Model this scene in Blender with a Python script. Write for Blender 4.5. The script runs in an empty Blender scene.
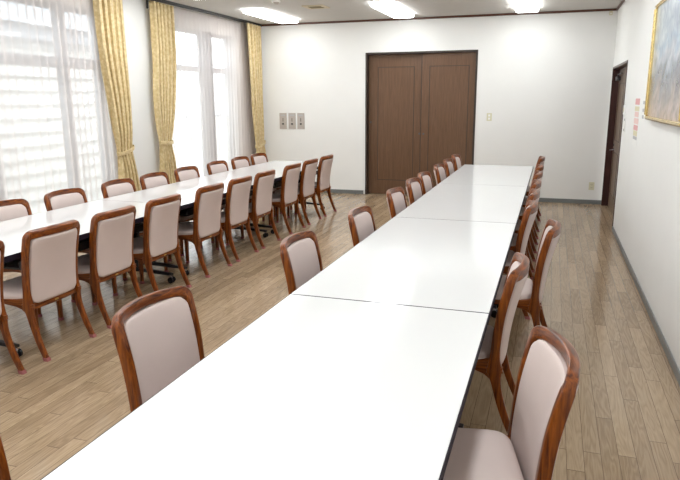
import bpy, bmesh, math, random
from mathutils import Vector, Matrix
random.seed(7)
S = bpy.context.scene
C = S.collection
PI = math.pi

# ------------------------------------------------------------------ materials
def new_mat(name):
    m = bpy.data.materials.new(name); m.use_nodes = True
    nt = m.node_tree
    return m, nt, nt.nodes, nt.links, nt.nodes['Principled BSDF']

def plain(name, col, rough=.5, metal=0., spec=.5, noise=0., nscale=40., bump=0., bscale=200.):
    m, nt, N, L, b = new_mat(name)
    b.inputs['Base Color'].default_value = (*col, 1); b.inputs['Roughness'].default_value = rough
    b.inputs['Metallic'].default_value = metal; b.inputs['Specular IOR Level'].default_value = spec
    tc = N.new('ShaderNodeTexCoord')
    n = N.new('ShaderNodeTexNoise'); n.inputs['Scale'].default_value = nscale; n.inputs['Detail'].default_value = 4
    L.new(tc.outputs['Object'], n.inputs['Vector'])
    r = N.new('ShaderNodeValToRGB')
    r.color_ramp.elements[0].position = .3; r.color_ramp.elements[1].position = .7
    r.color_ramp.elements[0].color = (*[c * (1 - noise) for c in col], 1)
    r.color_ramp.elements[1].color = (*[min(1, c * (1 + noise)) for c in col], 1)
    L.new(n.outputs['Fac'], r.inputs['Fac']); L.new(r.outputs['Color'], b.inputs['Base Color'])
    if bump:
        n2 = N.new('ShaderNodeTexNoise'); n2.inputs['Scale'].default_value = bscale
        L.new(tc.outputs['Object'], n2.inputs['Vector'])
        bp = N.new('ShaderNodeBump'); bp.inputs['Strength'].default_value = bump; bp.inputs['Distance'].default_value = .002
        L.new(n2.outputs['Fac'], bp.inputs['Height']); L.new(bp.outputs['Normal'], b.inputs['Normal'])
    return m

def wood(name, c1, c2, scale, rough=.28, coat=.2, dist=2.5):
    m, nt, N, L, b = new_mat(name)
    tc = N.new('ShaderNodeTexCoord'); mp = N.new('ShaderNodeMapping'); mp.inputs['Scale'].default_value = scale
    L.new(tc.outputs['Object'], mp.inputs['Vector'])
    n = N.new('ShaderNodeTexNoise'); n.inputs['Scale'].default_value = 1.; n.inputs['Detail'].default_value = 6
    n.inputs['Roughness'].default_value = .6; n.inputs['Distortion'].default_value = dist
    L.new(mp.outputs['Vector'], n.inputs['Vector'])
    r = N.new('ShaderNodeValToRGB'); r.color_ramp.elements[0].position = .33; r.color_ramp.elements[1].position = .68
    r.color_ramp.elements[0].color = (*c1, 1); r.color_ramp.elements[1].color = (*c2, 1)
    L.new(n.outputs['Fac'], r.inputs['Fac']); L.new(r.outputs['Color'], b.inputs['Base Color'])
    b.inputs['Roughness'].default_value = rough
    b.inputs['Coat Weight'].default_value = coat; b.inputs['Coat Roughness'].default_value = .12; b.inputs['Specular IOR Level'].default_value = .3
    return m

M = {}
W1, W2 = (.055, .009, .003), (.30, .080, .009)
M['wood_up'] = wood('lacquered_wood_upright', W1, W2, (70, 70, 5), dist=.8)
M['wood_across'] = wood('lacquered_wood_across', W1, W2, (5, 70, 70), dist=.8)
M['wood_deep'] = wood('lacquered_wood_deep', W1, W2, (70, 5, 70), dist=.8)
M['pink'] = plain('pale_pink_vinyl', (.61, .505, .475), .5, noise=.015, nscale=9, bump=.15, bscale=500)
M['cap'] = plain('pink_felt', (.30, .10, .10), .9, noise=.1)
M['brass'] = plain('brass', (.6, .42, .15), .3, metal=1)
M['white_top'] = plain('white_laminate', (.745, .755, .76), .12, noise=.004, nscale=3)
M['edge'] = plain('dark_edging', (.010, .006, .016), .6, spec=.2)
M['black'] = plain('black_steel', (.008, .008, .011), .3, noise=.1)
M['rubber'] = plain('black_rubber', (.01, .01, .013), .18)
M['chrome'] = plain('chrome', (.6, .62, .68), .15, metal=1)
M['wall'] = plain('white_wallpaper', (.80, .80, .785), .85, noise=.012, nscale=2.5, bump=.25, bscale=350)
M['ceiling'] = plain('ceiling_board', (.58, .56, .53), .95, noise=.02, nscale=6, bump=.2, bscale=120)
M['base'] = plain('grey_skirting', (.17, .18, .18), .35, noise=.05)
M['crown'] = plain('dark_brown_trim', (.085, .025, .012), .4, noise=.2)
M['door'] = wood('brown_door_veneer', (.115, .060, .032), (.155, .083, .045), (60, 60, 3), .45, .1, .5)
M['door_dark'] = plain('door_groove', (.055, .030, .018), .5)
M['doorframe'] = plain('dark_door_frame', (.035, .022, .016), .4, noise=.1)
M['maroon'] = wood('dark_red_brown_wood', (.032, .010, .008), (.06, .018, .014), (40, 40, 3), .4, .2, .5)
M['rdoor'] = wood('right_door_veneer', (.14, .088, .055), (.18, .12, .078), (50, 50, 3), .4, .2, .5)
M['alu'] = plain('grey_aluminium', (.32, .335, .36), .5, metal=.0)
M['gold'] = plain('gold_frame', (.78, .60, .27), .22, metal=.9, noise=.1, nscale=20)
M['goldside'] = plain('tan_frame_side', (.30, .22, .11), .5, noise=.15)
M['ivory'] = plain('ivory_plastic', (.66, .63, .46), .4)
M['whitep'] = plain('white_plastic', (.85, .85, .84), .4)
M['taupe'] = plain('taupe_panel', (.46, .41, .37), .45, noise=.03)
M['darkgrey'] = plain('dark_grey_plastic', (.08, .075, .075), .4)
M['beige'] = plain('beige_grille', (.62, .53, .36), .5)
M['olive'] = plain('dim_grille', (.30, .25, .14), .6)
M['paper'] = plain('paper', (.82, .82, .80), .8)
M['red'] = plain('red_print', (.68, .36, .36), .7)
M['pinkp'] = plain('pink_print', (.76, .55, .52), .7)
M['yellow'] = plain('yellow_print', (.66, .61, .42), .7)
M['greyp'] = plain('grey_print', (.45, .45, .46), .7)
M['lampbody'] = plain('lamp_housing', (.85, .86, .85), .4)
M['ground'] = plain('pale_gravel', (.55, .54, .50), .9, noise=.15, nscale=8)
M['stone'] = plain('pale_render', (.72, .72, .70), .8, noise=.05, nscale=5)
M['eave'] = plain('grey_eave', (.30, .32, .35), .7, noise=.05)
M['rail'] = plain('curtain_rail_dark', (.012, .010, .009), .4)

def emit(name, col, s):
    m, nt, N, L, b = new_mat(name)
    b.inputs['Base Color'].default_value = (.9, .9, .9, 1)
    b.inputs['Emission Color'].default_value = (*col, 1); b.inputs['Emission Strength'].default_value = s
    return m
M['tube'] = emit('lit_diffuser', (.955, .99, 1.), 11.5)

def glass_mat():
    m, nt, N, L, b = new_mat('window_glass')
    N.remove(b); o = N['Material Output']
    t = N.new('ShaderNodeBsdfTransparent'); t.inputs['Color'].default_value = (.95, .97, .97, 1)
    g = N.new('ShaderNodeBsdfGlossy'); g.inputs['Roughness'].default_value = .02
    x = N.new('ShaderNodeMixShader'); x.inputs['Fac'].default_value = .06
    L.new(t.outputs[0], x.inputs[1]); L.new(g.outputs[0], x.inputs[2]); L.new(x.outputs[0], o.inputs['Surface'])
    return m
M['glass'] = glass_mat()

def sheer_mat():
    m, nt, N, L, b = new_mat('sheer_voile')
    N.remove(b); o = N['Material Output']
    t = N.new('ShaderNodeBsdfTransparent')
    tr = N.new('ShaderNodeBsdfTranslucent'); tr.inputs['Color'].default_value = (.95, .90, .88, 1)
    d = N.new('ShaderNodeBsdfDiffuse'); d.inputs['Color'].default_value = (.90, .83, .81, 1)
    a = N.new('ShaderNodeMixShader'); a.inputs['Fac'].default_value = .5
    L.new(tr.outputs[0], a.inputs[1]); L.new(d.outputs[0], a.inputs[2])
    tc = N.new('ShaderNodeTexCoord'); mp = N.new('ShaderNodeMapping'); mp.inputs['Scale'].default_value = (900, 900, 900)
    w = N.new('ShaderNodeTexNoise'); w.inputs['Scale'].default_value = 1
    L.new(tc.outputs['Object'], mp.inputs['Vector']); L.new(mp.outputs['Vector'], w.inputs['Vector'])
    r = N.new('ShaderNodeMapRange'); r.inputs['To Min'].default_value = .42; r.inputs['To Max'].default_value = .56
    L.new(w.outputs['Fac'], r.inputs['Value'])
    x = N.new('ShaderNodeMixShader'); L.new(r.outputs['Result'], x.inputs['Fac'])
    L.new(t.outputs[0], x.inputs[1]); L.new(a.outputs[0], x.inputs[2]); L.new(x.outputs[0], o.inputs['Surface'])
    return m
M['sheer'] = sheer_mat()

def drape_mat():
    m, nt, N, L, b = new_mat('gold_damask')
    tc = N.new('ShaderNodeTexCoord')
    v = N.new('ShaderNodeTexVoronoi'); v.inputs['Scale'].default_value = 28; v.feature = 'SMOOTH_F1'
    n = N.new('ShaderNodeTexNoise'); n.inputs['Scale'].default_value = 30; n.inputs['Distortion'].default_value = 2
    ad = N.new('ShaderNodeMath'); ad.operation = 'MULTIPLY'
    L.new(tc.outputs['Object'], v.inputs['Vector']); L.new(tc.outputs['Object'], n.inputs['Vector'])
    L.new(v.outputs['Distance'], ad.inputs[0]); L.new(n.outputs['Fac'], ad.inputs[1])
    r = N.new('ShaderNodeValToRGB'); r.color_ramp.elements[0].position = .10; r.color_ramp.elements[1].position = .30
    r.color_ramp.elements[0].color = (.70, .56, .31, 1); r.color_ramp.elements[1].color = (.56, .42, .20, 1)
    L.new(ad.outputs[0], r.inputs['Fac']); L.new(r.outputs['Color'], b.inputs['Base Color'])
    b.inputs['Roughness'].default_value = .55; b.inputs['Sheen Weight'].default_value = .3
    return m
M['drape'] = drape_mat()

def floor_mat():
    m, nt, N, L, b = new_mat('wood_plank_floor')
    tc = N.new('ShaderNodeTexCoord')
    sp = N.new('ShaderNodeSeparateXYZ'); L.new(tc.outputs['Object'], sp.inputs[0])
    def mth(op, a, bb=None, c=None):
        n = N.new('ShaderNodeMath'); n.operation = op
        for i, v in enumerate((a, bb, c)):
            if v is None: continue
            if isinstance(v, (int, float)): n.inputs[i].default_value = v
            else: L.new(v, n.inputs[i])
        return n.outputs[0]
    PW, PL = .0757, .90
    px = mth('DIVIDE', mth('ADD', sp.outputs['X'], 20.0), PW); row = mth('FLOOR', px); fx = mth('FRACT', px)
    wn = N.new('ShaderNodeTexWhiteNoise'); wn.noise_dimensions = '1D'; L.new(row, wn.inputs['W'])
    py = mth('ADD', mth('DIVIDE', mth('ADD', sp.outputs['Y'], 20.), PL), mth('MULTIPLY', wn.outputs['Value'], 7.3))
    seg = mth('FLOOR', py); fy = mth('FRACT', py)
    cb = N.new('ShaderNodeCombineXYZ'); L.new(row, cb.inputs[0]); L.new(seg, cb.inputs[1])
    w2 = N.new('ShaderNodeTexWhiteNoise'); w2.noise_dimensions = '2D'; L.new(cb.outputs[0], w2.inputs['Vector'])
    # grain: stretched noise, offset per plank
    off = mth('MULTIPLY', w2.outputs['Value'], 60.)
    gv = N.new('ShaderNodeCombineXYZ')
    L.new(mth('ADD', mth('MULTIPLY', sp.outputs['X'], 13.), off), gv.inputs[0]); L.new(mth('ADD', mth('MULTIPLY', sp.outputs['Y'], 1.5), off), gv.inputs[1])
    gn = N.new('ShaderNodeTexNoise'); gn.inputs['Scale'].default_value = 1; gn.inputs['Detail'].default_value = 2; gn.inputs['Distortion'].default_value = .3
    L.new(gv.outputs[0], gn.inputs['Vector'])
    rings = mth('FRACT', mth('MULTIPLY', gn.outputs['Fac'], 11.))
    rings = mth('ABSOLUTE', mth('SUBTRACT', rings, .5))
    fn = N.new('ShaderNodeTexNoise'); fn.inputs['Scale'].default_value = 1; fn.inputs['Detail'].default_value = 4
    fv = N.new('ShaderNodeCombineXYZ')
    L.new(mth('MULTIPLY', sp.outputs['X'], 160.), fv.inputs[0]); L.new(mth('ADD', mth('MULTIPLY', sp.outputs['Y'], 8.), off), fv.inputs[1])
    L.new(fv.outputs[0], fn.inputs['Vector'])
    t = mth('ADD', mth('MULTIPLY', rings, .55), mth('MULTIPLY', fn.outputs['Fac'], .55))
    t = mth('ADD', mth('MULTIPLY', t, .75), mth('MULTIPLY', w2.outputs['Value'], .30))
    r = N.new('ShaderNodeValToRGB'); r.color_ramp.elements[0].position = .25; r.color_ramp.elements[1].position = 1.
    r.color_ramp.elements[0].color = (.275, .192, .117, 1); r.color_ramp.elements[1].color = (.55, .415, .275, 1)
    L.new(t, r.inputs['Fac'])
    ex = mth('MINIMUM', fx, mth('SUBTRACT', 1., fx)); ey = mth('MINIMUM', fy, mth('SUBTRACT', 1., fy))
    line = mth('MAXIMUM', mth('LESS_THAN', ex, .014), mth('LESS_THAN', ey, .0018))
    mx = N.new('ShaderNodeMix'); mx.data_type = 'RGBA'
    L.new(mth('MULTIPLY', line, .85), mx.inputs['Factor']); L.new(r.outputs['Color'], mx.inputs['A']); mx.inputs['B'].default_value = (.09, .055, .035, 1)
    L.new(mx.outputs['Result'], b.inputs['Base Color'])
    b.inputs['Roughness'].default_value = .17; b.inputs['Specular IOR Level'].default_value = .5
    return m
M['floor'] = floor_mat()

def painting_mat():
    m, nt, N, L, b = new_mat('misty_landscape_print')
    tc = N.new('ShaderNodeTexCoord'); sp = N.new('ShaderNodeSeparateXYZ'); L.new(tc.outputs['Object'], sp.inputs[0])
    n = N.new('ShaderNodeTexNoise'); n.inputs['Scale'].default_value = 3.; n.inputs['Detail'].default_value = 8; n.inputs['Distortion'].default_value = .6
    L.new(tc.outputs['Object'], n.inputs['Vector'])
    n2 = N.new('ShaderNodeTexNoise'); n2.inputs['Scale'].default_value = 9.; n2.inputs['Detail'].default_value = 8; n2.inputs['Distortion'].default_value = 1.
    L.new(tc.outputs['Object'], n2.inputs['Vector'])
    a = N.new('ShaderNodeMath'); a.operation = 'MULTIPLY_ADD'; L.new(n.outputs['Fac'], a.inputs[0]); a.inputs[1].default_value = .55
    h = N.new('ShaderNodeMapRange'); h.inputs['From Min'].default_value = -.45; h.inputs['From Max'].default_value = .45
    L.new(sp.outputs['Z'], h.inputs['Value']); L.new(h.outputs['Result'], a.inputs[2])
    r = N.new('ShaderNodeValToRGB'); cr = r.color_ramp
    cr.elements[0].position = .2; cr.elements[0].color = (.50, .38, .30, 1)
    cr.elements[1].position = 1.25 / 1.3; cr.elements[1].color = (.36, .45, .55, 1)
    for p, c in ((.42, (.40, .33, .30)), (.56, (.24, .23, .24)), (.68, (.20, .23, .28)), (.80, (.40, .45, .52)), (.9, (.30, .40, .52))):
        e = cr.elements.new(p); e.color = (*c, 1)
    L.new(a.outputs[0], r.inputs['Fac'])
    ov = N.new('ShaderNodeMix'); ov.data_type = 'RGBA'; ov.blend_type = 'OVERLAY'; ov.inputs['Factor'].default_value = .7
    L.new(r.outputs['Color'], ov.inputs['A']); L.new(n2.outputs['Fac'], ov.inputs['B'])
    L.new(ov.outputs['Result'], b.inputs['Base Color']); b.inputs['Roughness'].default_value = .25
    b.inputs['Coat Weight'].default_value = .15; b.inputs['Coat Roughness'].default_value = .05
    return m
M['painting'] = painting_mat()

# ------------------------------------------------------------------ helpers
def link(name, bm, mats, parent=None, smooth=False, loc=None):
    me = bpy.data.meshes.new(name)
    bmesh.ops.recalc_face_normals(bm, faces=bm.faces)
    bm.to_mesh(me); bm.free()
    if not isinstance(mats, (list, tuple)): mats = [mats]
    for m in mats: me.materials.append(M[m])
    if smooth:
        for p in me.polygons: p.use_smooth = True
        try: me.set_sharp_from_angle(angle=math.radians(40))
        except Exception: pass
    o = bpy.data.objects.new(name, me); C.objects.link(o)
    if parent: o.parent = parent
    if loc: o.location = loc
    return o

def box(bm, x0, x1, y0, y1, z0, z1, bev=0., mi=0, seg=2):
    g = bmesh.ops.create_cube(bm, size=1.)
    for v in g['verts']:
        v.co = Vector(((x0 + x1) / 2 + v.co.x * (x1 - x0), (y0 + y1) / 2 + v.co.y * (y1 - y0), (z0 + z1) / 2 + v.co.z * (z1 - z0)))
    fs = list({f for v in g['verts'] for f in v.link_faces})
    for f in fs: f.material_index = mi
    if bev:
        es = list({e for v in g['verts'] for e in v.link_edges})
        r = bmesh.ops.bevel(bm, geom=es, offset=bev, segments=seg, affect='EDGES', profile=.5)
        for f in r['faces']: f.material_index = mi

def cyl(bm, p0, p1, r0, r1=None, n=16, mi=0):
    r1 = r0 if r1 is None else r1
    p0, p1 = Vector(p0), Vector(p1); d = p1 - p0
    g = bmesh.ops.create_cone(bm, cap_ends=True, segments=n, radius1=r0, radius2=r1, depth=d.length)
    q = d.to_track_quat('Z', 'Y').to_matrix()
    for v in g['verts']: v.co = q @ v.co + (p0 + p1) / 2
    for f in {f for v in g['verts'] for f in v.link_faces}: f.material_index = mi

def rrect(a, b, r, n=3):
    pts = []
    for cx, cy, s in ((a - r, b - r, 0), (-a + r, b - r, 90), (-a + r, -b + r, 180), (a - r, -b + r, 270)):
        for k in range(n + 1):
            t = math.radians(s + 90 * k / n); pts.append((cx + r * math.cos(t), cy + r * math.sin(t)))
    return pts

def sweep(bm, pts, A, B, ha, hb, r=.006, mi=0, cap=True):
    """pts: centres, A/B: section axes, ha/hb: half sizes (per point)"""
    rings = []
    for i, p in enumerate(pts):
        a = A[i] if isinstance(A, list) else A; b = B[i] if isinstance(B, list) else B
        x = ha[i] if isinstance(ha, list) else ha; y = hb[i] if isinstance(hb, list) else hb
        rings.append([bm.verts.new(Vector(p) + Vector(a) * u + Vector(b) * v) for u, v in rrect(x, y, min(r, x * .95, y * .95))])
    n = len(rings[0])
    for i in range(len(rings) - 1):
        k = mi[i] if isinstance(mi, list) else mi
        for j in range(n):
            f = bm.faces.new((rings[i][j], rings[i][(j + 1) % n], rings[i + 1][(j + 1) % n], rings[i + 1][j])); f.material_index = k
    if cap:
        bm.faces.new(rings[0]).material_index = mi[0] if isinstance(mi, list) else mi
        bm.faces.new(rings[-1]).material_index = mi[-1] if isinstance(mi, list) else mi

def interp(tab, z):
    """smooth Catmull-Rom through (z, value) rows"""
    n = len(tab)
    for i in range(n - 1):
        if z <= tab[i + 1][0] or i == n - 2:
            z0, v0 = tab[i]; z1, v1 = tab[i + 1]
            t = max(0, min(1, (z - z0) / (z1 - z0)))
            m0 = (v1 - tab[i - 1][1]) / (z1 - tab[i - 1][0]) if i else (v1 - v0) / (z1 - z0)
            m1 = (tab[i + 2][1] - v0) / (tab[i + 2][0] - z0) if i < n - 2 else (v1 - v0) / (z1 - z0)
            h = z1 - z0
            return (2 * t**3 - 3 * t * t + 1) * v0 + (t**3 - 2 * t * t + t) * h * m0 + (-2 * t**3 + 3 * t * t) * v1 + (t**3 - t * t) * h * m1

def tag(o, label=None, cat=None, group=None, kind=None):
    if label: o['label'] = label
    if cat: o['category'] = cat
    if group: o['group'] = group
    if kind: o['kind'] = kind
    return o

def thing(name, label, cat, loc=(0, 0, 0), rz=0., group=None):
    o = bpy.data.objects.new(name, None); C.objects.link(o); o.empty_display_size = .1
    o.location = loc; o.rotation_euler = (0, 0, rz)
    return tag(o, label, cat, group)

kids = {}
def copy_tree(o, parent=None):
    c = o.copy(); C.objects.link(c)
    if parent: c.parent = parent
    for ch in kids.get(o.name, list(o.children)): copy_tree(ch, c)
    return c

def struct(o):
    o['kind'] = 'structure'; return o

# ------------------------------------------------------------------ room dimensions
XR, XL, YB, YF, ZC = .998, -4.80, 7.709, -5.0, 2.861
ZT = .70                     # table top height

bm = bmesh.new(); box(bm, XL - .2, XR + .3, YF - .1, YB + .3, -.1, 0); struct(link('floor', bm, 'floor'))
bm = bmesh.new(); box(bm, XL - .2, XR + .3, YF - .1, YB + .3, ZC, ZC + .1); struct(link('ceiling', bm, 'ceiling'))

# back wall with an opening for the double sliding door
DX0, DX1, DZ = -2.784, -.963, 2.344
bm = bmesh.new()
box(bm, XL - .2, DX0, YB, YB + .2, 0, ZC); box(bm, DX1, XR + .3, YB, YB + .2, 0, ZC); box(bm, DX0, DX1, YB, YB + .2, DZ, ZC); box(bm, DX0 - .1, DX1 + .1, YB + .2, YB + .24, 0, ZC)  # last box: unseen backing added to stop outside light leaking round the leaves
struct(link('wall_back', bm, 'wall'))
# right wall with an opening for the door near the corner
RY0, RY1, RZ = 5.65, 7.62, 2.035
bm = bmesh.new()
box(bm, XR, XR + .2, YF, RY0, 0, ZC); box(bm, XR, XR + .2, RY1, YB, 0, ZC); box(bm, XR, XR + .2, RY0, RY1, RZ, ZC); box(bm, XR + .2, XR + .24, RY0 - .1, RY1 + .1, 0, ZC)  # last box: unseen slab added behind the door to block outside light
struct(link('wall_right', bm, 'wall'))
bm = bmesh.new(); box(bm, XL - .2, XR + .3, YF - .2, YF, 0, ZC); struct(link('wall_front', bm, 'wall'))
# left wall: two full-height window openings and the pier between them
WINS = [(1.15, 3.73), (4.72, 6.95)]
WZ0, WZ1 = .06, 2.60
bm = bmesh.new()
ys = [YF, WINS[0][0], WINS[0][1], WINS[1][0], WINS[1][1], YB]
for i in (0, 2, 4): box(bm, XL - .2, XL, ys[i], ys[i + 1], 0, ZC)
for a, b in WINS: box(bm, XL - .2, XL, a, b, WZ1, ZC); box(bm, XL - .2, XL, a, b, 0, WZ0)
struct(link('wall_left', bm, 'wall'))

# skirting, crown trim
bm = bmesh.new(); box(bm, XL, DX0 - .03, YB - .012, YB, 0, .065, .003); box(bm, DX1 + .03, XR, YB - .012, YB, 0, .065, .003)
struct(link('baseboard_back', bm, 'base'))
bm = bmesh.new(); box(bm, XR - .012, XR, YF, RY0 - .03, 0, .06, .003); struct(link('baseboard_right', bm, 'base'))
bm = bmesh.new(); box(bm, XL, XR, YB - .022, YB, ZC - .032, ZC, .004); struct(link('trim_1', bm, 'crown'))
bm = bmesh.new(); box(bm, XR - .022, XR, YF, YB - .022, ZC - .032, ZC, .004); struct(link('trim_2', bm, 'crown'))

# ---- curtain rails on the ceiling, over each window
for (a, b), lab in zip([(.9, 4.0), (4.42, YB - .03)], ['dark curtain rail over the slatted-view window nearer the camera', 'dark curtain rail along the ceiling over the window nearest the far corner']):
    t = thing('curtain_rail', lab, 'curtain rail', (-4.68, (a + b) / 2, ZC))
    h = (b - a) / 2
    bm = bmesh.new(); box(bm, .035, .05, -h, h, -.04, 0, .002)
    box(bm, .02, .05, -h - .012, -h, -.15, -.001, .002)
    link('fascia', bm, 'rail', t)
    bm = bmesh.new(); box(bm, -.06, .035, -h, h, -.018, 0, .002); link('track', bm, 'rail', t)

# ---- windows
def window(idx, y0, y1, mull, tz0, tz1):
    X0, X1 = XL - .14, XL - .06
    root = bpy.data.objects.new('window_%d' % idx, None); C.objects.link(root); root.location = (XL - .1, (y0 + y1) / 2, WZ0); struct(root)
    ox, oy, oz = root.location
    def B(bm, a, b, c, d, e=X0, f=X1): box(bm, e - ox, f - ox, a - oy, b - oy, c - oz, d - oz, .004)
    bm = bmesh.new()
    B(bm, y0, y0 + .05, WZ0, WZ1); B(bm, y1 - .05, y1, WZ0, WZ1); B(bm, y0 + .05, y1 - .05, WZ0, WZ0 + .06); B(bm, y0 + .05, y1 - .05, WZ1 - .05, WZ1)
    link('window_frame', bm, 'alu', root)
    bm = bmesh.new(); B(bm, y0 + .05, y1 - .05, tz0, tz1, X0 + .002, X1 - .002); link('transom', bm, 'alu', root)
    for m, w in mull:
        bm = bmesh.new(); B(bm, m - w / 2, m + w / 2, WZ0 + .06, tz0, X0 + .01, X1 - .005); B(bm, m - w / 2, m + w / 2, tz1, WZ1 - .05, X0 + .01, X1 - .005); link('mullion', bm, 'alu', root)
    edges = [y0 + .05] + [v for m, w in mull for v in (m - w / 2, m + w / 2)] + [y1 - .05]
    for k in range(0, len(edges), 2):
        for z0, z1 in ((WZ0 + .06, tz0), (tz1, WZ1 - .05)):
            bm = bmesh.new(); box(bm, X0 + .03 - ox, X0 + .036 - ox, edges[k] - oy, edges[k + 1] - oy, z0 - oz, z1 - oz); link('glass_pane', bm, 'glass', root)
window(1, *WINS[0], [(2.1, .08), (3.14, .13)], 1.95, 2.065)
window(2, *WINS[1], [(6.18, .34)], 2.01, 2.09)

# ---- sheer curtains
def sheer(y0, y1, label, amp, period, seed):
    rnd = random.Random(seed)
    bm = bmesh.new(); n = int((y1 - y0) / .005); m = 14
    ph = 0; cols = []
    for i in range(n + 1):
        y = y0 + (y1 - y0) * i / n
        per = period * (1 + .12 * math.sin(y * 5.1 + seed) + .10 * math.sin(y * 13.7))
        ph += 2 * PI * (y1 - y0) / n / per
        cols.append((y, ph))
    grid = []
    for k in range(m + 1):
        z = .015 + (2.835 - .015) * k / m
        row = []
        for y, p in cols:
            a = amp * (.8 + .35 * math.sin(p * .31 + seed)) * (1 - .15 * k / m)
            w = p + .25 * math.sin(z * 1.7 + y * 3)
            row.append(bm.verts.new((-4.752 + a * math.cos(w), y + .36 * period * math.sin(w), z)))
        grid.append(row)
    for k in range(m):
        for i in range(n): bm.faces.new((grid[k][i], grid[k][i + 1], grid[k + 1][i + 1], grid[k + 1][i]))
    o = link('sheer_curtain', bm, 'sheer', smooth=True)
    return tag(o, label, 'curtain')
sheer(1.0, 3.93, 'white sheer curtain over the near window with bands of siding showing through', .010, .100, 1)
sheer(4.66, YB - .04, 'creamy white sheer curtain between the two gold drapes of the far window', .010, .098, 4)

# ---- gold drapes tied back
def drape(prof, tie_z, label, nf, seed, xc=-4.69, xb=-4.345):
    """prof: rows (z, ymin, ymax)"""
    root = thing('gold_drape', label, 'curtain', (xc, (prof[0][1] + prof[0][2]) / 2, 0))
    lo = [(z, a) for z, a, b in prof]; hi = [(z, b) for z, a, b in prof]
    rnd = random.Random(seed); offs = [rnd.uniform(-.5, .5) for _ in range(9)]
    bm = bmesh.new(); nu, nv = nf * 12, 70; grid = []
    for k in range(nv + 1):
        z = .02 + 2.80 * k / nv
        a, b = interp(lo, z), interp(hi, z)
        g = math.exp(-((z - tie_z) / .13) ** 2)
        row = []
        for i in range(nu + 1):
            u = i / nu
            w = 2 * PI * nf * u + offs[1] + .8 * math.sin(2.2 * u * PI + offs[2] * 4) + .3 * math.sin(z * 2.5 + offs[3] * 5)
            amp = (.040 * (1 - .5 * g)) * (.75 + .25 * math.sin(5 * u + offs[4] * 6))
            sh = 2 * abs(math.sin(w / 2)) ** .8 - 1
            y = a + (b - a) * (u + .10 / nf * math.sin(2 * w))
            x = amp * sh + .012 * math.sin(PI * u) * (1 - g)
            row.append(bm.verts.new((x, y - root.location.y, z)))
        grid.append(row)
    for k in range(nv):
        for i in range(nu): bm.faces.new((grid[k][i], grid[k][i + 1], grid[k + 1][i + 1], grid[k + 1][i]))
    link('drape_cloth', bm, 'drape', root, smooth=True)
    a, b = interp(lo, tie_z) - root.location.y, interp(hi, tie_z) - root.location.y
    bm = bmesh.new(); c, hw = (a + b) / 2, (b - a) / 2 + .012; n = 40; rings = []
    for i in range(n):
        t = 2 * PI * i / n
        y = c + hw * math.cos(t); x = .034 * math.sin(t) + (.012 if math.sin(t) > 0 else 0); dz = .035 * math.cos(t) * (1 if seed % 2 else -.15) - .012 * math.sin(t)
        nrm = Vector((math.sin(t), math.cos(t), 0))
        rings.append([bm.verts.new(Vector((x, y, tie_z + dz)) + Vector((0, 0, h)) + nrm * e) for h, e in ((-.024, 0), (-.02, .004), (.02, .004), (.024, 0), (.018, -.003), (-.018, -.003))])
    for i in range(n):
        for j in range(6): bm.faces.new((rings[i][j], rings[i][(j + 1) % 6], rings[(i + 1) % n][(j + 1) % 6], rings[(i + 1) % n][j]))
    link('tieback', bm, 'drape', root, smooth=True)
    return root
drape([(0.00, 3.538, 4.151), (0.48, 3.636, 4.082), (0.66, 3.686, 4.033), (1.00, 3.681, 3.968), (1.30, 3.636, 3.983), (1.60, 3.597, 3.993), (2.16, 3.513, 3.983), (2.80, 3.498, 3.983)], 1.01, 'gold damask drape tied back at the left side of the bare wall strip', 5, 3)
drape([(0.00, 4.508, 4.973), (0.48, 4.527, 4.914), (0.80, 4.547, 4.854), (1.05, 4.554, 4.826), (1.60, 4.519, 4.963), (2.20, 4.546, 5.032), (2.80, 4.549, 5.037)], 1.055, 'gold damask drape tied straight across, at the right side of the bare wall strip', 6, 2)
drape([(0, 7.20, 7.69), (.5, 7.24, 7.69), (.72, 7.30, 7.66), (1.0, 7.26, 7.62), (1.5, 7.18, 7.62), (2.26, 7.12, 7.62), (2.8, 7.08, 7.62)], .84, 'gold damask drape gathered into the far left corner of the room', 5, 5, xc=-4.63)

# ------------------------------------------------------------------ doors
d1 = bpy.data.objects.new('door_1', None); C.objects.link(d1); d1.location = ((DX0 + DX1) / 2, YB + .05, 0); struct(d1)
def LB(bm, root, x0, x1, y0, y1, z0, z1, bev=0, mi=0):
    ox, oy, oz = root.location; box(bm, x0 - ox, x1 - ox, y0 - oy, y1 - oy, z0 - oz, z1 - oz, bev, mi)
bm = bmesh.new()
LB(bm, d1, DX0, DX0 + .03, YB - .012, YB + .15, 0, DZ, .003); LB(bm, d1, DX1 - .03, DX1, YB - .012, YB + .15, 0, DZ, .003); LB(bm, d1, DX0 + .03, DX1 - .03, YB - .012, YB + .15, DZ - .03, DZ, .003)
link('door_frame', bm, 'doorframe', d1)
MID = -1.845
def leaf(x0, x1, yf, px0, px1, lab):
    bm = bmesh.new(); LB(bm, d1, x0, x1, yf, yf + .035, .008, DZ - .032, .002)
    o = link('door_panel', bm, 'door', d1)
    bm = bmesh.new(); g = .011; z0, z1 = .245, 2.118
    for a in ((px0, px1, z0, z0 + g), (px0, px1, z1 - g, z1), (px0, px0 + g, z0 + g, z1 - g), (px1 - g, px1, z0 + g, z1 - g)):
        LB(bm, d1, a[0], a[1], yf - .003, yf + .004, a[2], a[3], .001)
    link('panel_moulding', bm, 'door_dark', o)
    return o
lf = leaf(DX0 + .032, MID + .02, YB + .095, -2.60, -1.98, '')
rt = leaf(MID - .005, DX1 - .032, YB + .05, -1.728, -1.092, '')
bm = bmesh.new(); LB(bm, d1, MID - .012, MID - .004, YB + .052, YB + .09, .008, DZ - .032); link('meeting_strip', bm, 'black', rt)
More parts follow.
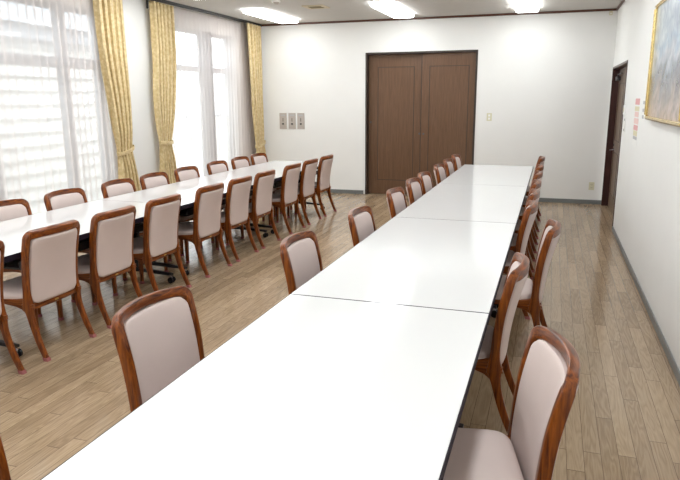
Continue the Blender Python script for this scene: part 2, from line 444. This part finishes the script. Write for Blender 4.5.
def pull(x, y, z, par):
    bm = bmesh.new(); ox, oy, oz = d1.location
    cyl(bm, (x - ox, y - .004 - oy, z), (x - ox, y + .002 - oy, z), .016, .016, 20); cyl(bm, (x - ox, y - .007 - oy, z), (x - ox, y - .003 - oy, z), .009, .008, 16)
    link('finger_pull', bm, 'darkgrey', par)
pull(MID - .035, YB + .095, 1.037, lf); pull(MID + .04, YB + .05, 1.037, rt)
pull(-2.72, YB + .095, 1.22, lf)

d2 = bpy.data.objects.new('door_2', None); C.objects.link(d2); d2.location = (XR + .1, (RY0 + RY1) / 2, 0); struct(d2)
bm = bmesh.new()
LB(bm, d2, XR - .008, XR + .18, RY0, RY0 + .03, 0, RZ, .003); LB(bm, d2, XR - .008, XR + .18, RY1 - .03, RY1, 0, RZ, .003); LB(bm, d2, XR - .008, XR + .18, RY0 + .03, RY1 - .03, RZ - .03, RZ, .003)
link('door_frame', bm, 'maroon', d2)
DXP = XR + .085
for y0, y1 in ((RY0 + .032, 6.63), (6.635, RY1 - .032)):
    bm = bmesh.new(); LB(bm, d2, DXP, DXP + .04, y0, y1, .01, RZ - .032, .002); pn = link('door_panel', bm, 'rdoor', d2)
    bm = bmesh.new(); g = .012
    for zz0, zz1 in ((.22, .84), (1.0, 1.80)):
        a0, a1 = y0 + .14, y1 - .14
        for b in ((a0, a1, zz0, zz0 + g), (a0, a1, zz1 - g, zz1), (a0, a0 + g, zz0 + g, zz1 - g), (a1 - g, a1, zz0 + g, zz1 - g)):
            LB(bm, d2, DXP - .004, DXP + .004, b[0], b[1], b[2], b[3], .001)
    link('panel_moulding', bm, 'maroon', pn)
ox, oy, oz = d2.location
bm = bmesh.new(); hy = 7.42 - oy; hx = DXP - ox
cyl(bm, (hx, hy, .86), (hx - .012, hy, .86), .026, .026, 20); cyl(bm, (hx - .01, hy, .86), (hx - .05, hy, .86), .009, .009)
cyl(bm, (hx - .05, hy + .005, .86), (hx - .05, hy - .12, .86), .010, .008); cyl(bm, (hx, hy, .93), (hx - .012, hy, .93), .018, .018, 20)
link('lever_handle', bm, 'chrome', pn)
bm = bmesh.new(); LB(bm, d2, DXP - .055, DXP - .001, 7.28, 7.54, 1.84, 1.90, .008); LB(bm, d2, DXP - .045, DXP - .03, 6.8, 7.32, 1.918, 1.932, .002); LB(bm, d2, DXP - .045, DXP - .03, 7.31, 7.34, 1.89, 1.93, .002)
link('door_closer', bm, 'black', pn)

# ------------------------------------------------------------------ ceiling lights
def make_light():
    t = thing('ceiling_light', '', 'ceiling light', (0, 0, ZC))
    bm = bmesh.new(); box(bm, -.14, .14, -.69, .69, -.02, 0, .004); link('housing', bm, 'lampbody', t)
    # rounded-corner prismatic diffuser
    bm = bmesh.new(); o = rrect(.158, .71, .05, 5); lv = []
    for z, s in ((-.018, 1.), (-.042, .99), (-.052, .94)):
        lv.append([bm.verts.new((x * s if s < 1 else x, y * (1 - (1 - s) * .2), z)) for x, y in o])
    for a, b in zip(lv, lv[1:]):
        for j in range(len(o)): bm.faces.new((a[j], a[(j + 1) % len(o)], b[(j + 1) % len(o)], b[j]))
    bm.faces.new(lv[-1]); bm.faces.new(lv[0]); link('diffuser', bm, 'tube', t, smooth=True)
    return t
LX = [(-3.94, 'left'), (-2.05, 'middle'), (-.24, 'right')]
lp = make_light(); first = True
for yy, rown in ((6.58, 'far'), (3.9, 'second'), (1.2, 'third'), (-1.5, 'fourth'), (-4.0, 'rear')):  # every row but the far one is unseen, added to brighten the foreground
    for x, nm in LX:
        o = lp if first else copy_tree(lp); first = False
        o.location = (x, yy, ZC)
        if rown == 'far':
            w = {'left': 'lit ceiling light nearest the windows and the beige grille', 'middle': 'lit ceiling light above the left leaf of the brown double door', 'right': 'lit ceiling light at the top right, partly cut by the frame'}[nm]
            tag(o, w, group='lit fluorescent ceiling lights')
        else:
            tag(o, 'lit ceiling light added out of view, %s row from the far wall, %s column' % (rown, nm), group='lit fluorescent ceiling lights')

t = thing('ceiling_grille', 'small beige square grille set in the ceiling beside the left light', 'ceiling vent', (-3.02, 6.02, ZC))
bm = bmesh.new()
for a in ((-.155, .155, -.155, -.10), (-.155, .155, .10, .155), (-.155, -.10, -.10, .10), (.10, .155, -.10, .10)): box(bm, *a, -.012, 0, .003)
link('frame', bm, 'beige', t)
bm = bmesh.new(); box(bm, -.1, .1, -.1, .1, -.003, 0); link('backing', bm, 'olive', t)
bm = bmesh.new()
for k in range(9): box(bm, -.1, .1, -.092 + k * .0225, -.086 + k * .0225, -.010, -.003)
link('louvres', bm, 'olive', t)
t = thing('smoke_detector', 'small round white detector on the ceiling at the top edge', 'smoke detector', (-3.32, 5.34, ZC))
bm = bmesh.new(); cyl(bm, (0, 0, -.02), (0, 0, 0), .055, .06, 28); link('base', bm, 'whitep', t, smooth=True)
bm = bmesh.new(); cyl(bm, (0, 0, -.045), (0, 0, -.02), .022, .04, 28); link('sensor_head', bm, 'taupe', t, smooth=True)

# ------------------------------------------------------------------ things on the walls
for k, (x, w) in enumerate(((-4.285, 'leftmost of the three taupe control plates on the back wall'), (-4.115, 'middle one of the three taupe control plates on the back wall'), (-3.95, 'rightmost of the three taupe control plates, nearest the brown door'))):
    t = thing('wall_controller', w, 'wall switch', (x, YB, 1.234), group='taupe control plates')
    bm = bmesh.new(); box(bm, -.067, .067, -.012, 0, -.137, .137, .004); link('plate', bm, 'taupe', t)
    bm = bmesh.new(); box(bm, -.045, .045, -.016, -.012, .085, .11, .001); link('display', bm, 'greyp', t)
    bm = bmesh.new(); cyl(bm, (0, -.03, -.05), (0, -.012, -.05), .014, .017, 20); link('knob', bm, 'darkgrey', t)
    bm = bmesh.new(); box(bm, -.006, .006, -.015, -.012, -.01, .05, .001); link('slider', bm, 'darkgrey', t)

def plate(name, label, cat, x, z, w, h, kind):
    t = thing(name, label, cat, (x, YB, z))
    bm = bmesh.new(); box(bm, -w / 2, w / 2, -.008, 0, -h / 2, h / 2, .002); link('plate', bm, 'ivory', t)
    if kind == 'switch':
        for s in (-1, 1):
            bm = bmesh.new(); box(bm, -w * .2, w * .2, -.012, -.008, s * h * .2 - h * .13, s * h * .2 + h * .13, .001); link('rocker', bm, 'whitep', t)
    else:
        for s in (-1, 1):
            bm = bmesh.new()
            for q in (-1, 1): box(bm, q * .008 - .002, q * .008 + .002, -.0095, -.0075, s * .022 - .007, s * .022 + .007)
            link('socket_slots', bm, 'darkgrey', t)
plate('light_switch', 'small ivory light switch right of the brown double door', 'light switch', -.749, 1.315, .078, .12, 'switch')
plate('power_outlet', 'ivory power outlet low on the back wall near the right corner', 'outlet', .838, .278, .078, .12, 'outlet')
t = thing('wall_sensor', 'tiny ivory sensor high on the back wall by the right corner', 'sensor', (.907, YB, 2.80))
bm = bmesh.new(); box(bm, -.022, .022, -.02, 0, -.03, .03, .004); link('case', bm, 'ivory', t)
bm = bmesh.new(); cyl(bm, (0, -.026, -.008), (0, -.02, -.008), .009, .012, 16); link('lens', bm, 'whitep', t)

# framed picture on the right wall (it hangs leaning slightly forward)
py0, py1, pz0, pz1 = 1.73, 3.34, 1.43, 2.34
t = thing('framed_picture', 'large gold-framed misty landscape picture hanging on the right wall', 'picture', (XR - .034, (py0 + py1) / 2, (pz0 + pz1) / 2))
hy, hz = (py1 - py0) / 2, (pz1 - pz0) / 2
bm = bmesh.new()
fw = .024
for a in ((-hy, hy, -hz, -hz + fw), (-hy, hy, hz - fw, hz), (-hy, -hy + fw, -hz + fw, hz - fw), (hy - fw, hy, -hz + fw, hz - fw)):
    box(bm, -.018, .03, a[0], a[1], a[2], a[3], .006)
    box(bm, -.026, -.014, a[0] + (.008 if a[1] - a[0] > .1 else .01), a[1] - .008, a[2] + .008, a[3] - .008, .004)
link('gold_frame', bm, 'gold', t)
bm = bmesh.new()
for a in ((-hy - .004, hy + .004, -hz - .006, -hz), (-hy - .004, hy + .004, hz, hz + .006), (-hy - .004, -hy, -hz, hz), (hy, hy + .004, -hz, hz)): box(bm, -.012, .032, a[0], a[1], a[2], a[3])
link('frame_side', bm, 'goldside', t)
bm = bmesh.new(); box(bm, .0, .006, -hy + fw - .005, hy - fw + .005, -hz + fw - .005, hz - fw + .005); link('picture_sheet', bm, 'painting', t)
bm = bmesh.new(); box(bm, .008, .031, -hy + .02, hy - .02, -hz + .02, hz - .02); link('backing_board', bm, 'goldside', t)

# paper notices on the right wall
def pxwall(px, py):   # a spot on the right wall
    return 0
t = thing('wall_notice', 'narrow column of small red, yellow and grey paper slips on the right wall', 'notice', (XR, 4.35, 1.41))
y = 4.37
for z, h, m_, w in ((1.455, .06, 'red', .34), (1.385, .045, 'yellow', .34), (1.33, .05, 'pinkp', .30), (1.265, .055, 'pinkp', .34), (1.20, .05, 'red', .32), (1.145, .05, 'yellow', .30), (1.10, .03, 'greyp', .30), (1.045, .055, 'paper', .34)):
    bm = bmesh.new(); box(bm, -.002, 0, y - w / 2 - 4.35, y + w / 2 - 4.35, z - h / 2 - 1.3, z + h / 2 - 1.3); o = link('paper_slip', bm, m_, t)
    y -= .006
t = thing('wall_notice', 'white paper sheet with three grey marks beside the picture frame', 'notice', (XR, 3.93, 1.49))
bm = bmesh.new(); box(bm, -.0015, 0, -.20, .20, -.11, .11); link('sheet', bm, 'paper', t)
for z in (.07, .0, -.06):
    bm = bmesh.new(); box(bm, -.0025, -.0015, -.12, .0, z - .016, z + .014); link('printed_mark', bm, 'greyp', t)
t = thing('switch_box', 'white switch box on the right wall next to the door frame', 'light switch', (XR, 5.42, 1.46))
bm = bmesh.new(); box(bm, -.02, 0, -.07, .07, -.05, .06, .004); link('box', bm, 'whitep', t)
bm = bmesh.new(); box(bm, -.026, -.02, -.02, .02, -.015, .03, .002); link('rocker', bm, 'ivory', t)
t = thing('wall_thermometer', 'slim white thermometer with dark ends below the switch box', 'thermometer', (XR, 5.34, 1.30))
bm = bmesh.new(); box(bm, -.010, 0, -.03, .03, -.085, .085, .004); link('body', bm, 'paper', t)
bm = bmesh.new(); box(bm, -.013, -.010, -.012, .012, .045, .07, .001); box(bm, -.013, -.010, -.012, .012, -.07, -.045, .001); link('dark_marks', bm, 'darkgrey', t)

# ------------------------------------------------------------------ tables
TW, TL = .93, 2.1
def make_table():
    t = thing('conference_table', '', 'table')
    hw, hl = TW / 2, TL / 2 - .0015
    bm = bmesh.new(); box(bm, -hw + .003, hw - .003, -hl + .004, hl - .004, ZT - .022, ZT, .0012, seg=1); link('table_top', bm, 'white_top', t)
    bm = bmesh.new()
    for a in ((-hw, -hw + .003, -hl, hl), (hw - .003, hw, -hl, hl), (-hw + .003, hw - .003, -hl, -hl + .004), (-hw + .003, hw - .003, hl - .004, hl)):
        box(bm, a[0], a[1], a[2], a[3], ZT - .034, ZT - .0008)
    link('edge_band', bm, 'edge', t)
    bm = bmesh.new()
    box(bm, -hw + .06, -hw + .10, -.98, .98, ZT - .062, ZT - .022, .003); box(bm, hw - .10, hw - .06, -.98, .98, ZT - .062, ZT - .022, .003)
    for s in (-.93, .93): box(bm, -hw + .10, hw - .10, s - .02, s + .02, ZT - .058, ZT - .022, .003)
    link('under_frame', bm, 'black', t)
    bm = bmesh.new()
    for x in (-.17, -.10, -.03, .04, .11, .18): cyl(bm, (x, -.70, .575), (x, .70, .575), .006, n=8)
    for y in (-.70, -.2, .2, .70): cyl(bm, (-.18, y, .575), (.19, y, .575), .007, n=8)
    for y in (-.68, .68):
        for x in (-.15, .15): cyl(bm, (x, y, .575), (x, y, ZT - .03), .006, n=8)
    box(bm, -.33, .33, -.80, .80, .545, .56, .002)
    for q in (-1, 1): box(bm, q * .33 - .006, q * .33 + .006, -.80, .80, .545, .60, .002)
    link('shelf', bm, 'black', t)
    bm = bmesh.new(); cyl(bm, (0, -.915, .33), (0, .915, .33), .018, n=14); link('stretcher', bm, 'black', t)
    for s in (-1, 1):
        bm = bmesh.new(); y = s * .93
        sweep(bm, [(0, y, z) for z in (.09, .4, ZT - .03)], (1, 0, 0), (0, 1, 0), .036, .018, .01)
        link('leg', bm, 'black', t)
        bm = bmesh.new()
        sweep(bm, [(x, y, z) for x, z in ((-.36, .078), (-.2, .088), (0, .098), (.2, .088), (.36, .078))], (0, 1, 0), (0, 0, 1), .022, [.010, .014, .018, .014, .010], .008)
        ft = link('foot', bm, 'black', t)
        for sx in (-1, 1):
            bm = bmesh.new(); x = sx * .345
            for q in (-1, 1): cyl(bm, (x + .004, y + q * .018 - .008, .027), (x + .004, y + q * .018 + .008, .027), .027, n=20)
            link('caster', bm, 'rubber', ft, smooth=True)
            bm = bmesh.new(); cyl(bm, (x, y, .05), (x, y, .078), .011, n=12); box(bm, x - .016, x + .016, y - .009, y + .009, .03, .058, .004); link('caster_fork', bm, 'chrome', ft)
    return t
tp = make_table()
TXL, TXR = -2.837 - TW / 2, -TW / 2
spec = [
    (TXL, 1.153, 'white-topped table in the window-side row, nearest the camera of that row', 'window-side row of tables'),
    (TXL, 3.143, 'white-topped table in the middle of the window-side row, beyond the visible seam', 'window-side row of tables'),
    (TXL, 5.133, 'white-topped table at the far end of the window-side row', 'window-side row of tables'),
    (TXR, -1.05, 'white-topped table filling the foreground, glaring white, nearest the camera', 'right-hand row of tables'),
    (TXR, 1.05, 'white-topped table second from the camera in the long right-hand row', 'right-hand row of tables'),
    (TXR, 3.15, 'white-topped table third from the camera in the long right-hand row', 'right-hand row of tables'),
    (TXR, 5.25, 'white-topped table at the far end of the right-hand row by the brown door', 'right-hand row of tables')]
for i, (x, y, lab, g) in enumerate(spec):
    o = tp if i == 0 else copy_tree(tp)
    o.location = (x, y, 0); o.scale = (1, .9476 if x == TXL else 1, 1); tag(o, lab, 'table', g)

# ------------------------------------------------------------------ chair
# local frame: origin on the floor between the back feet, +y is forward (to the table)
PY = [(0, .0), (.1, .040), (.2, .071), (.3, .090), (.36, .094), (.46, .090), (.58, .077), (.68, .058), (.775, .034)]
def py(z): return interp(PY, z)
PX = [(0, .192), (.2, .188), (.4, .188), (.6, .193), (.775, .197)]
def px(z): return interp(PX, z)
HT = .775
def bow(x, z):                       # plan curve of the back: the middle sits further back
    k = max(0., min(1., (z - .32) / .44))
    return -(.012 + .027 * k) * (1 - min(1., abs(x) / .19) ** 2.2)
def tangent(z):
    d = (py(z + .005) - py(z - .005)) / .01
    T = Vector((0, d, 1)).normalized(); return T, Vector((0, 1, -d)).normalized()

def make_chair():
    t = thing('dining_chair', '', 'chair')
    # --- U-shaped back frame: post, top rail, post
    bm = bmesh.new(); P = []; A = []; B = []; ha = []; hb = []; mi = []
    zz = [.31 + i * .0195 for i in range(20)]           # up to .68
    R = .036; rc = HT - .025
    for z in zz:
        T, Nn = tangent(z); P.append(Vector((-px(z), py(z), z))); A.append(Vector((-1, 0, 0))); B.append(Nn)
        k = max(0, 1 - (z - .31) / .12); ha.append(.0145); hb.append(.0185 + .016 * k * k); mi.append(0)
    xe = px(.7)
    for i in range(1, 9):
        a = PI / 2 * i / 8
        x = -(xe - R + R * math.cos(a)); z = rc - R + R * math.sin(a)
        T, Nn = tangent(z)
        P.append(Vector((x, py(z) + bow(x, z), z))); A.append(Vector((-math.cos(a), 0, math.sin(a))).normalized()); B.append(Nn)
        ha.append(.0145 + .0065 * math.sin(a)); hb.append(.0185 - .002 * math.sin(a)); mi.append(0 if i < 5 else 1)
    for i in range(1, 14):
        x = -(xe - R) + 2 * (xe - R) * i / 14; z = rc + .006 * (1 - (x / (xe - R)) ** 2)
        T, Nn = tangent(z)
        P.append(Vector((x, py(z) + bow(x, z), z))); A.append(Vector((0, 0, 1))); B.append(Nn)
        ha.append(.021); hb.append(.0165); mi.append(1)
    n = 20 + 8
    for i in range(n - 1, -1, -1):
        P.append(Vector((-P[i].x, P[i].y, P[i].z))); A.append(Vector((-A[i].x, A[i].y, A[i].z))); B.append(B[i]); ha.append(ha[i]); hb.append(hb[i]); mi.append(mi[i])
    sweep(bm, P, A, B, ha, hb, .0065, mi)
    link('back_frame', bm, ['wood_up', 'wood_across'], t, smooth=True)
    # --- lower rail of the back
    bm = bmesh.new(); P = []; B = []
    for i in range(13):
        x = -.176 + .352 * i / 12; z = .312
        P.append((x, py(z) + bow(x, z), z)); B.append(tangent(z)[1])
    sweep(bm, P, Vector((0, 0, 1)), B, .0175, .011, .004)
    lr = link('lower_rail', bm, 'wood_across', t, smooth=True)
    bm = bmesh.new(); yb = py(.312) + bow(0, .312)
    box(bm, -.014, .014, yb - .0125, yb - .0105, .307, .318, .0008); link('small_plate', bm, 'brass', lr)
    # --- backrest cushion, padded front and rear
    bm = bmesh.new(); nu, nv = 18, 26; sides = []
    z0, z1 = .328, HT - .041
    for sgn, bulge in ((1, .020), (-1, .024)):
        g = []
        for j in range(nv + 1):
            v = -1 + 2 * j / nv; row = []
            for i in range(nu + 1):
                u = -1 + 2 * i / nu
                # map the square to a rounded rectangle
                zc = (z0 + z1) / 2; hh = (z1 - z0) / 2
                w = px(zc) - .0135
                uu = math.sin(u * PI / 2); vv = math.sin(v * PI / 2)
                cr = .045
                X = uu * w; Z = vv * hh
                ax, az = abs(X), abs(Z)
                dx, dz = ax - (w - cr), az - (hh - cr)
                if dx > 0 and dz > 0:
                    m_ = max(dx, dz); l_ = math.hypot(dx, dz)
                    f = m_ / l_; dx *= f; dz *= f
                    X = math.copysign(w - cr + dx, X); Z = math.copysign(hh - cr + dz, Z)
                z = zc + Z; T, Nn = tangent(z)
                e = max(0., 1 - abs(u) ** 6) ** .5 * max(0., 1 - abs(v) ** 8) ** .5
                c = Vector((X, py(z) + bow(X, z), z)) + Nn * sgn * (.003 + bulge * e)
                row.append(bm.verts.new(c))
            g.append(row)
        sides.append(g)
        for j in range(nv):
            for i in range(nu):
                bm.faces.new((g[j][i], g[j][i + 1], g[j + 1][i + 1], g[j + 1][i]))
    a, b = sides
    ring = [(0, i) for i in range(nu)] + [(j, nu) for j in range(nv)] + [(nv, i) for i in range(nu, 0, -1)] + [(j, 0) for j in range(nv, 0, -1)]
    for k in range(len(ring)):
        p, q = ring[k], ring[(k + 1) % len(ring)]
        bm.faces.new((a[p[0]][p[1]], a[q[0]][q[1]], b[q[0]][q[1]], b[p[0]][p[1]]))
    o = link('backrest_cushion', bm, 'pink', t, smooth=True)
    # --- rear legs (sabre), each with a felt cap
    for s in (-1, 1):
        bm = bmesh.new(); P = []; B = []; hb = []; ha = []
        for i in range(14):
            z = .014 + (.335 - .014) * i / 13
            T, Nn = tangent(max(.02, z)); P.append((s * px(z), py(z), z)); B.append(Nn); k = max(0, (z - .23) / .105)
            ha.append(.0125 + .002 * z / .375); hb.append(.0135 + .007 * z / .375 + .016 * k * k)
        sweep(bm, P, Vector((1, 0, 0)), B, ha, hb, .006)
        lg = link('leg', bm, 'wood_up', t, smooth=True)
        bm = bmesh.new(); sweep(bm, [(s * px(z), py(z), z) for z in (.0, .02)], (1, 0, 0), (0, 1, 0), .0155, .0155, .005)
        tag(link('foot_cap', bm, 'cap', lg, smooth=True), 'pink felt foot cap')
    # --- front legs, tapered
    for s in (-1, 1):
        bm = bmesh.new()
        sweep(bm, [(s * .168, .405 + .0 * z, z) for z in (.014, .12, .25, .31, .35)], (1, 0, 0), (0, 1, 0), [.012, .014, .0165, .019, .020], [.012, .014, .0165, .021, .024], .006)
        lg = link('leg', bm, 'wood_up', t, smooth=True)
        bm = bmesh.new(); sweep(bm, [(s * .168, .405, z) for z in (.0, .02)], (1, 0, 0), (0, 1, 0), .014, .014, .005)
        tag(link('foot_cap', bm, 'cap', lg, smooth=True), 'pink felt foot cap')
    # --- seat frame: side rails flaring into the posts, front and back rails
    bm = bmesh.new()
    for s in (-1, 1):
        ys_ = [.098, .112, .135, .17, .25, .34, .375, .40]
        hv = [.062, .046, .034, .0255, .019, .019, .0215, .026]
        sweep(bm, [(s * .182, y_, .338 - max(0, h_ - .02) * .55) for y_, h_ in zip(ys_, hv)], (1, 0, 0), (0, 0, 1), .0125, hv, .005)
    box(bm, -.17, .17, .398, .420, .319, .357, .004, mi=1)
    box(bm, -.17, .17, .112, .130, .322, .352, .003, mi=1)
    link('seat_frame', bm, ['wood_deep', 'wood_across'], t, smooth=True)
    # --- seat cushion
    bm = bmesh.new(); lv = []
    out = []
    for k in range(48):
        a = 2 * PI * k / 48; c, s_ = math.cos(a), math.sin(a); e = .32
        out.append((math.copysign(abs(c) ** e, c), math.copysign(abs(s_) ** e, s_)))
    prof = ((.347, .955), (.350, .985), (.360, 1.), (.372, 1.), (.382, .985), (.389, .95), (.394, .88), (.398, .7), (.400, .4))
    for z, s in prof:
        r_ = []
        for x, y in out:
            X = x * .197 * s; Y = .277 + y * .165 * s
            X *= 1 + .03 * (Y - .27) / .165
            yy = Y
            r_.append(bm.verts.new((X, yy, z + .004 * (1 - s))))
        lv.append(r_)
    for a, b in zip(lv, lv[1:]):
        for j in range(48): bm.faces.new((a[j], a[(j + 1) % 48], b[(j + 1) % 48], b[j]))
    bm.faces.new(lv[-1]); bm.faces.new(lv[0])
    link('seat_cushion', bm, 'pink', t, smooth=True)
    for q in [t] + list(t.children_recursive):
        if q.type == 'MESH':
            for v in q.data.vertices:
                v.co.x *= 1.115; v.co.y *= 1.15; v.co.z *= 1.078
    return t
cp = make_chair(); usedc = False
def chair(x, y, deg, label, group):
    """deg: heading of +y (forward); 90 = towards -x ... uses rotation about z"""
    global usedc
    o = cp if not usedc else copy_tree(cp); usedc = True
    o.location = (x, y, 0); o.rotation_euler = (0, 0, math.radians(deg)); tag(o, label, 'chair', group)
    return o
B0 = 'pink dark-framed chair '
G1 = 'chairs on the aisle side of the window-side tables'
row1 = [(-2.73, -.12, 'with only one back leg showing at the left picture edge'), (-2.73, .507, 'seen from behind, largest and leftmost whole one in the aisle-side line'),
    (-2.73, 1.12, 'seen from behind, second whole one from left in the aisle-side line'), (-2.73, 1.75, 'seen from behind, third from left in aisle-side line, before a gap'),
    (-2.73, 2.505, 'seen from behind, fourth from left in aisle-side line, after a gap'), (-2.73, 3.11, 'seen from behind, middle of nine whole ones in aisle-side line'),
    (-2.73, 3.71, 'seen from behind, fourth from the far end of aisle-side line'), (-2.73, 4.495, 'seen from behind, third from the far end of aisle-side line'),
    (-2.73, 5.11, 'seen from behind, second from the far end of aisle-side line'), (-2.73, 5.74, 'seen from behind, farthest of aisle-side line, against the white wall')]
for x, y, l in row1: chair(x, y, 90, B0 + l, G1)
G2 = 'chairs on the window side of the window-side tables'
row2 = [(1.13, -3.875, 'cut by the left picture edge'), (1.79, -3.875, 'before the near sheer curtain, second from left'), (2.517, -3.875, 'below the leftmost gold drape, just past the table seam'),
    (3.122, -3.875, 'in front of the bare wall strip between the windows'), (3.765, -3.875, 'just right of the middle gold drape'), (4.49, -3.875, 'before the far sheer curtain, third from the far end'),
    (5.126, -3.875, 'before the far sheer curtain, second from the far end'), (5.713, -3.875, 'under the corner gold drape')]
for y, x, l in row2: chair(x, y, -90, 'pink backrest of window-side chair ' + l, G2)
G3 = 'chairs on the left side of the right-hand tables'
row3 = [(-1.68, -1.28, 0, 'showing only a red-brown strip at the bottom left corner'), (-.61, -1.31, -3, 'large in the foreground, lower half hidden by the white table'),
    (.63, -1.19, 0, 'left of the foreground table seam, second largest in its line'), (1.594, -1.105, 0, 'standing apart beyond the foreground seam, left of the long tables'),
    (2.66, -1.10, 0, 'left of the long tables, just beyond the middle seam'), (3.396, -1.095, 0, 'left of long tables, before the door, nearer of a close pair'),
    (3.967, -1.095, 0, 'left of long tables, before the door, farther of a close pair'), (4.857, -1.085, 0, 'left of the long tables, third from the far end'),
    (5.53, -1.085, 0, 'left of the long tables, second from the far end'), (6.235, -1.085, 0, 'left of the long tables, farthest, smallest against the brown door')]
for y, x, d, l in row3: chair(x, y, -90 + d, B0 + l, G3)
G4 = 'chairs on the right side of the right-hand tables'
row4 = [(-.64, .30, 13, 'at the bottom right with its pink seat in view'), (.43, .125, 0, 'right of the foreground table seam, legs arching down from the rail'),
    (1.44, .28, 0, 'pulled out, standing clear of the right table edge'), (2.225, .125, 0, 'tucked in, first beyond the pulled-out one'),
    (2.90, .125, 0, 'right of tables, second beyond pulled-out one'), (3.58, .125, 0, 'right of tables, third beyond pulled-out one'),
    (4.37, .125, 0, 'right of the tables, third from the far end, mostly hidden'), (5.10, .125, 0, 'right of the tables, second from the far end, mostly hidden'), (6.24, .125, 0, 'right of the tables, farthest, its tip against the white wall')]
for y, x, d, l in row4: chair(x, y, 90 + d, B0 + l, G4)

# ------------------------------------------------------------------ outside
bm = bmesh.new(); box(bm, -40, XL - .2, -20, 40, -.35, -.25); tag(link('ground', bm, 'ground'), kind='structure')
hx = -7.1
t = thing('neighbouring_house', 'pale house wall with horizontal siding seen through the near sheer curtain', 'building', (hx, 2.5, -.25))
bm = bmesh.new(); box(bm, -3., -.05, -6, 4.6, 0, 2.70); link('wall', bm, 'stone', t)
bm = bmesh.new(); k = 0
while k * .20 < 2.61:
    z = k * .20
    v = [bm.verts.new(p) for p in ((-.05, -6, z), (0.035, -6, z), (-.045, -6, z + .20), (-.05, 4.6, z), (.035, 4.6, z), (-.045, 4.6, z + .20))]
    for f in ((0, 1, 2), (3, 5, 4), (0, 3, 4, 1), (1, 4, 5, 2), (0, 2, 5, 3)): bm.faces.new([v[i] for i in f])
    k += 1
link('siding', bm, 'stone', t)
bm = bmesh.new(); box(bm, -3.2, .25, -6.3, 4.8, 2.70, 2.90, .01); link('eave', bm, 'eave', t)
bm = bmesh.new()
v = [bm.verts.new(p) for p in ((-3.3, -6.4, 2.90), (.35, -6.4, 2.90), (-3.3, -6.4, 6.2), (-3.3, 4.9, 2.90), (.35, 4.9, 2.90), (-3.3, 4.9, 6.2))]
for f in ((0, 1, 2), (3, 5, 4), (0, 3, 4, 1), (1, 4, 5, 2), (0, 2, 5, 3)): bm.faces.new([v[i] for i in f])
link('roof', bm, 'eave', t)
t = thing('garden_wall', 'pale garden wall glimpsed through the far sheer curtain', 'wall', (-9.5, 12, -.25))
bm = bmesh.new(); box(bm, -.1, .1, -4.5, 10, 0, 1.35, .01); link('wall', bm, 'stone', t)
bm = bmesh.new(); box(bm, -.14, .14, -4.5, 10, 1.35, 1.42, .01); link('coping', bm, 'eave', t)

# ------------------------------------------------------------------ world
w = bpy.data.worlds.new('World'); S.world = w; w.use_nodes = True
bg = w.node_tree.nodes['Background']
bg.inputs['Color'].default_value = (.93, .97, 1., 1); bg.inputs['Strength'].default_value = 3.9

# ------------------------------------------------------------------ camera
f_px, yaw, pitch, roll = 629.132, .3216, -.2205, -.0052
cy, sy, cpp, sp = math.cos(yaw), math.sin(yaw), math.cos(pitch), math.sin(pitch)
fw_ = Vector((-sy * cpp, cy * cpp, sp)); r_ = Vector((cy, sy, 0)); u_ = r_.cross(fw_)
c, s = math.cos(roll), math.sin(roll)
right = c * r_ + s * u_; up = -s * r_ + c * u_
cam = bpy.data.cameras.new('camera'); co = bpy.data.objects.new('camera', cam); C.objects.link(co)
cam.sensor_width = 36; cam.lens = f_px * 36 / 680; cam.clip_start = .02
mt = Matrix((right, up, -fw_)).transposed().to_4x4(); mt.translation = Vector((.2045, -2.6497, 1.6054)); co.matrix_world = mt
S.camera = co

S.view_settings.view_transform = 'Standard'; S.view_settings.look = 'None'
S.view_settings.exposure = .30; S.view_settings.gamma = 1; S.view_settings.use_curve_mapping = False
S.cycles.use_denoising = True
S.cycles.max_bounces = 10; S.cycles.diffuse_bounces = 6; S.cycles.transparent_max_bounces = 24
